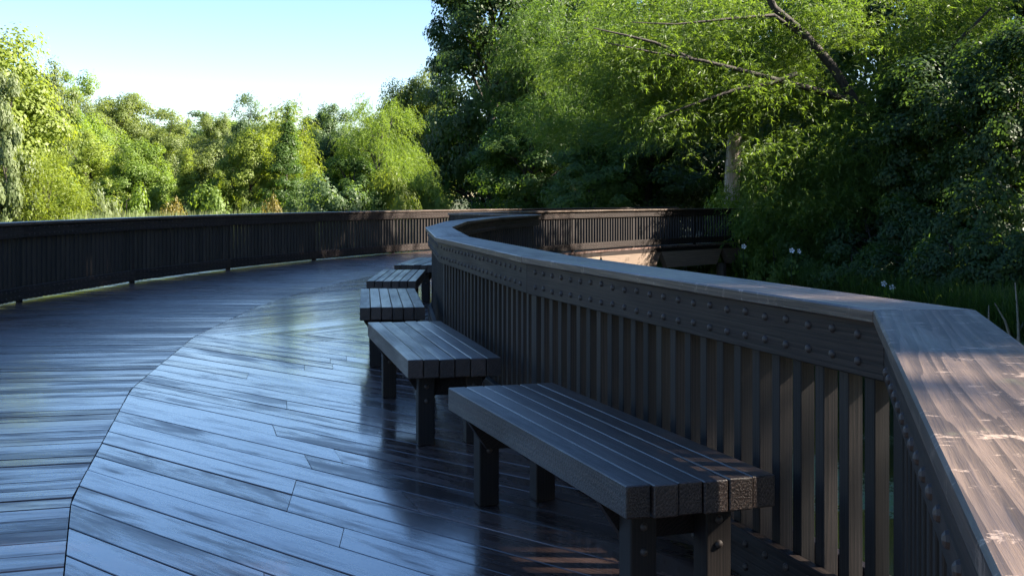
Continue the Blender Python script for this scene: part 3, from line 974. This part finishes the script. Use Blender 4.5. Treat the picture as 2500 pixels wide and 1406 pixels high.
boughs = [([(2140, 470, 35.5), (2120, 300, 35.3), (2030, 160, 35.0), (1960, 80, 34.8), (1890, 20, 34.6), (1850, -60, 34.5)], 0.20, 0.10),
          ([(1955, 85, 34.8), (1890, 38, 34.5), (1800, 45, 34.3), (1650, 60, 34.0), (1540, 55, 33.8)], 0.075, 0.012),
          ([(2110, 260, 35.3), (2000, 222, 34.6), (1930, 205, 34.2), (1820, 175, 34.0), (1720, 150, 33.8), (1600, 130, 33.6), (1480, 105, 33.5)], 0.12, 0.015),
          ([(1945, 180, 34.2), (1880, 205, 34.0), (1800, 218, 33.8), (1720, 245, 33.6), (1640, 275, 33.5), (1590, 298, 33.4)], 0.07, 0.012),
          ([(1690, 145, 33.8), (1600, 105, 33.6), (1520, 85, 33.5), (1450, 70, 33.4)], 0.06, 0.015),
          ([(2160, 480, 35.4), (2100, 520, 34.6), (2040, 545, 34.3), (1950, 565, 34.1), (1900, 535, 34.0)], 0.09, 0.02),
          ([(2150, 400, 35.4), (2230, 250, 35.0), (2320, 120, 34.6), (2420, 20, 34.3)], 0.15, 0.03)]
g = np.random.default_rng(77)
lp = []
for pts, r0, r1 in boughs[1:5]:
    P = [wpt(*p) for p in pts]
    for a_, b_ in zip(P[:-1], P[1:]):
        for u in np.linspace(0, 1, 4)[:-1]:
            lp.append(a_ + (b_ - a_) * u + g.normal(size=3) * np.array([.15, .25, .2]) + np.array([0, g.choice([0.25, 0.6, 1.0]), -0.25]))
fol = []


def cloud(px0, px1, py0, py1, Y0, Y1, n):
    for _ in range(n):
        fol.append(wpt(g.uniform(px0, px1), g.uniform(py0, py1), g.uniform(Y0, Y1)))


cloud(1560, 1960, 140, 285, 35.0, 37.0, 34)
cloud(1450, 1900, -20, 110, 35.2, 37.5, 26)
cloud(1720, 1960, 80, 240, 36.0, 37.5, 16)
cloud(1950, 2500, -60, 130, 34.5, 37.5, 46)
cloud(1850, 2200, 300, 480, 33.5, 35.0, 42)
cloud(1850, 2080, 450, 540, 33.2, 34.5, 20)
cloud(1500, 1900, 120, 300, 37.0, 39.0, 24)
cloud(2050, 2350, 170, 420, 34.5, 36.5, 34)
cloud(1300, 1520, 120, 330, 36.0, 39.0, 22)
_, wcrown = willow_tree(21, 6, 2.0, 2.0, 2, 60, 13, (0.16, 0.024), limb_pts=lp + fol, hang=0.9, droop=0.45)
root = empty('willow_tree', (WX, WY, wz))
tag(root, 'leaning willow on the right bank with long dark boughs reaching over the water', 'tree', G2)
for i, (pts, r0, r1) in enumerate(boughs):
    V, F = [], []
    P = [wpt(*p) for p in pts]
    if i == 0: P = [np.array([0.3, 0.2, -0.5])] + P
    tube(V, F, P, list(np.linspace(r0, r1, len(P))), 8)
    link('trunk' if i == 0 else 'bough', np_mesh('bough', V, F, smooth=True), M_BARK, root)
o = link('crown', wcrown, L_WIL, root)

# broken pale trunk
SX, SY = ground_at(1790, 38.5), 38.5
sz = land_z(SX, SY)
V, F = [], []
tube(V, F, [(-0.05, 0, -0.5), (-0.06, 0, z_at(520, SY) - sz), (-0.03, 0, z_at(430, SY) - sz), (0.03, 0, z_at(360, SY) - sz), (0.06, 0, z_at(332, SY) - sz), (0.10, 0, z_at(322, SY) - sz)],
     [0.30, 0.27, 0.25, 0.235, 0.225, 0.12], 12)
o = link('dead_tree_trunk', np_mesh('dead_tree_trunk', V, F, smooth=True), M_SNAG)
o.location = (SX, SY, sz)
tag(o, 'pale bare broken tree trunk standing among the green foliage', 'tree trunk')

# trees of the same wood that stand outside the frame on the right and shade the deck
OFF = [('tall', 15.0, 8.5, 23.5, 11.0), ('tallB', 22.0, 6.5, 24.0, 11.0), ('tall', 20.5, 41.0, 19.0, 9.0), ('tallB', 15.5, 17.6, 23.5, 11.5), ('tall', 16.5, 24.0, 22.0, 10.5), ('tall', 22.0, 36.0, 13.5, 8.0),
       ('high', 16.0, 2.3, 23.0, 10.0), ('tall', 25.5, 47.0, 22.0, 11.0), ('tallB', 29.0, 54.0, 22.0, 11.0), ('tall', 32.5, 62.0, 23.0, 12.0), ('tallB', 37.0, 71.0, 23.0, 12.0), ('tallB', 20.5, 13.0, 25.0, 11.0), ('tall', 21.0, 19.8, 25.0, 11.0), ('tall', 26.0, 14.5, 22.0, 11.0), ('tallB', 25.0, 21.0, 22.0, 11.0)]
for i, (k, x, y, H, W) in enumerate(OFF):
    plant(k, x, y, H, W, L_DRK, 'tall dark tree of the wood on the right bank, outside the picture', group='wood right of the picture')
for i in range(13):
    px = -150 + i * 105 + R0.uniform(-25, 25); Y = R0.uniform(104, 118)
    tree_px('roundA' if i % 2 else 'roundB', px, Y, R0.uniform(285, 330), 240, R0.choice([L_OLI, L_BRI, L_BLU]),
            'far green tree in the back row of the left tree line', group='back row of the left tree line')

# bank vegetation
BS = []
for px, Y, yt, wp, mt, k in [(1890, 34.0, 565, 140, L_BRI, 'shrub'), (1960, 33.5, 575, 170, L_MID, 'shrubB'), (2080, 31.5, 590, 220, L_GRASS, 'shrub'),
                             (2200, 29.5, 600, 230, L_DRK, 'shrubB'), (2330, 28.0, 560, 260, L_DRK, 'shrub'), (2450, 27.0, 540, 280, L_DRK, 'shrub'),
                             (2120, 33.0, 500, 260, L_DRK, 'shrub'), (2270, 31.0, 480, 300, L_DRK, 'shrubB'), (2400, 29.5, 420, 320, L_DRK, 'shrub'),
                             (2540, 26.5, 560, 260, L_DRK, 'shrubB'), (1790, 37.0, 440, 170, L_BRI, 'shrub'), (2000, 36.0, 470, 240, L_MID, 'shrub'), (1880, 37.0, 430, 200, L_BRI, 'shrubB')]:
    BS.append((px, Y, yt, wp, mt, k))
labs = ['fresh green bush hanging over the end of the far railing', 'sunny mid-green shrub with white flowers on the right bank',
        'low grassy shrub on the right bank above the pond edge', 'dark arching shrub at the pond edge right of the flowers',
        'dark rounded shrub behind the corner of the near cap', 'dark leafy bush above the dead stalks', 'shaded shrub under the willow',
        'deeply shaded shrub right of the willow trunk', 'tall dark shrub at the right of the bank', 'dark shrub cut by the right picture edge',
        'bright green bush hiding the foot of the broken pale trunk', 'mid-green bush behind the drooping willow sprays', 'bright bush just right of the broken pale trunk']
for (px, Y, yt, wp, mt, k), lab in zip(BS, labs):
    tree_px(k, px, Y, yt, wp, mt, lab, 'shrub', 'shrub', 'shrubs on the right bank')


def blades(name, pts, hmin, hmax, wd, seed, mat, label, lean=0.25):
    g = np.random.default_rng(seed)
    pts = np.asarray(pts); n = len(pts)
    H = g.uniform(hmin, hmax, n); an = g.uniform(0, 2 * np.pi, n)
    d = np.stack([np.cos(an), np.sin(an), np.zeros(n)], 1); s = np.stack([-np.sin(an), np.cos(an), np.zeros(n)], 1)
    ln = g.normal(0, lean, n)[:, None]
    up = np.array([0, 0, 1.0])
    V = np.empty((n, 6, 3))
    V[:, 0] = pts - s * wd / 2; V[:, 1] = pts + s * wd / 2
    m1 = pts + up * (H * .55)[:, None] + d * ln * (H * .25)[:, None]
    V[:, 2] = m1 + s * wd * .4; V[:, 3] = m1 - s * wd * .4
    t1 = pts + up * (H * (1 - .15 * np.abs(ln[:, 0])))[:, None] + d * ln * (H * .8)[:, None]
    V[:, 4] = t1 + s * wd * .08; V[:, 5] = t1 - s * wd * .08
    b = (np.arange(n) * 6)[:, None]
    F = np.concatenate([b + np.array([0, 1, 2, 3]), b + np.array([3, 2, 4, 5])])
    r = g.uniform(0, 1, n)
    o = link(name, np_mesh(name, V.reshape(-1, 3), F, np.concatenate([r, r])), mat)
    tag(o, label, 'plants', kind='stuff')
    return o


g = np.random.default_rng(5)
pts = []
for _ in range(15000):
    Y = g.uniform(37, 46); px = g.uniform(170, 760)
    x = ground_at(px, Y)
    pts.append((x, Y, max(-1.5, land_z(x, Y)) - 0.05))
blades('reeds', pts, 1.6, 2.55, 0.028, 6, L_REED, 'pale green reeds and cattails standing behind the left railing', 0.18)
pts = []
for _ in range(26000):
    y = g.uniform(20, 41); x = bank_x(y) + g.exponential(0.9) - 0.35
    pts.append((x, y, max(-1.52, land_z(x, y)) - 0.03))
blades('bank_grass', pts, 0.35, 1.25, 0.022, 8, L_GRASS, 'long green grass and weeds along the right pond bank', 0.6)

# white flowers and dead stalks on the bank
fl_bm = bmesh.new()
for k in range(5):
    a = 2 * math.pi * k / 5
    c = fl_bm.verts.new((0, 0, 0))
    vs = [fl_bm.verts.new((math.cos(a + t) * r, math.sin(a + t) * r, z)) for t, r, z in ((-0.45, 0.06, 0.02), (-0.5, 0.10, 0.035), (0, 0.125, 0.03), (0.5, 0.10, 0.035), (0.45, 0.06, 0.02))]
    fl_bm.faces.new([c] + vs)
flower_me = bm_mesh('bloom', fl_bm); flower_me.materials.append(M_PETAL)


def flower_plant(px, py, Y, label, blooms=1):
    x, z = ground_at(px, Y), z_at(py, Y)
    z0 = max(-1.5, land_z(x, Y)) - 0.05
    root = empty('flowering_plant', (x, Y, z0))
    tag(root, label, 'flower', 'white flowers on the right bank')
    V, F = [], []
    tube(V, F, [(0.05, 0.1, 0), (0.02, 0.05, (z - z0) * .6), (0, 0, z - z0)], [0.012, 0.010, 0.006], 5)
    st = np_mesh('stem', V, F); st.materials.append(M_LEAFSTEM)
    link('stem', st, None, root)
    for b in range(blooms):
        o = link('bloom', flower_me, None, root)
        o.location = (0.0 + 0.19 * b, -0.04, z - z0 - 0.02 * b); o.rotation_euler = (math.radians(68), 0.2 * b, 0.5 * b)
        o.scale = (0.65, 0.65, 0.65)
    lf = []
    gg = np.random.default_rng(int(px))
    n = 26
    C = np.stack([gg.normal(0, .12, n), gg.normal(0, .12, n), gg.uniform(.15, .93, n) * (z - z0)], 1)
    o = link('leaf', leaves_mesh('leaf', C, unit(gg.normal(size=(n, 3)) + np.array([0, -.3, 1])), unit(gg.normal(size=(n, 3))), 0.16, 0.09, gg.uniform(0, 1, n)), L_BRI, root)
    tag(o, kind='stuff')


M_LEAFSTEM = simple('green_stem', (0.06, 0.10, 0.03), 0.7)
flower_plant(1815, 602, 34.0, 'white flower nearest the end of the far railing')
flower_plant(1932, 612, 32.5, 'pair of large white flowers on the bank above the pond', 2)
flower_plant(2156, 693, 28.6, 'small white flower low on the bank, left of a pair')
flower_plant(2176, 702, 28.2, 'small white flower low on the bank, right of a pair')
flower_plant(2497, 775, 24.0, 'white flower cut by the right picture edge')
for i, (px, y0, y1, Y, ln, lab) in enumerate([(2414, 815, 745, 24.5, 0.0, 'upright dead grey stalk at the pond edge'),
                                              (2488, 835, 690, 23.5, 0.08, 'tallest dry stalk near the right picture edge'),
                                              (2470, 812, 740, 24.0, 0.35, 'dry stalk leaning left beside the tallest one'),
                                              (2478, 830, 765, 23.6, -0.3, 'dry stalk leaning right beside the tallest one')]):
    x = ground_at(px, Y); za, zb = z_at(y0, Y), z_at(y1, Y)
    za = min(za, max(-1.5, land_z(x, Y)) - 0.05)
    V, F = [], []
    tube(V, F, [(0, 0, 0), (-ln * .4, 0, (zb - za) * .55), (-ln, 0, zb - za)], [0.03, 0.024, 0.01], 6)
    o = link('dead_stalk', np_mesh('dead_stalk', V, F), M_DRY); o.location = (x, Y, za)
    tag(o, lab, 'stalk', 'dry stalks at the pond edge')
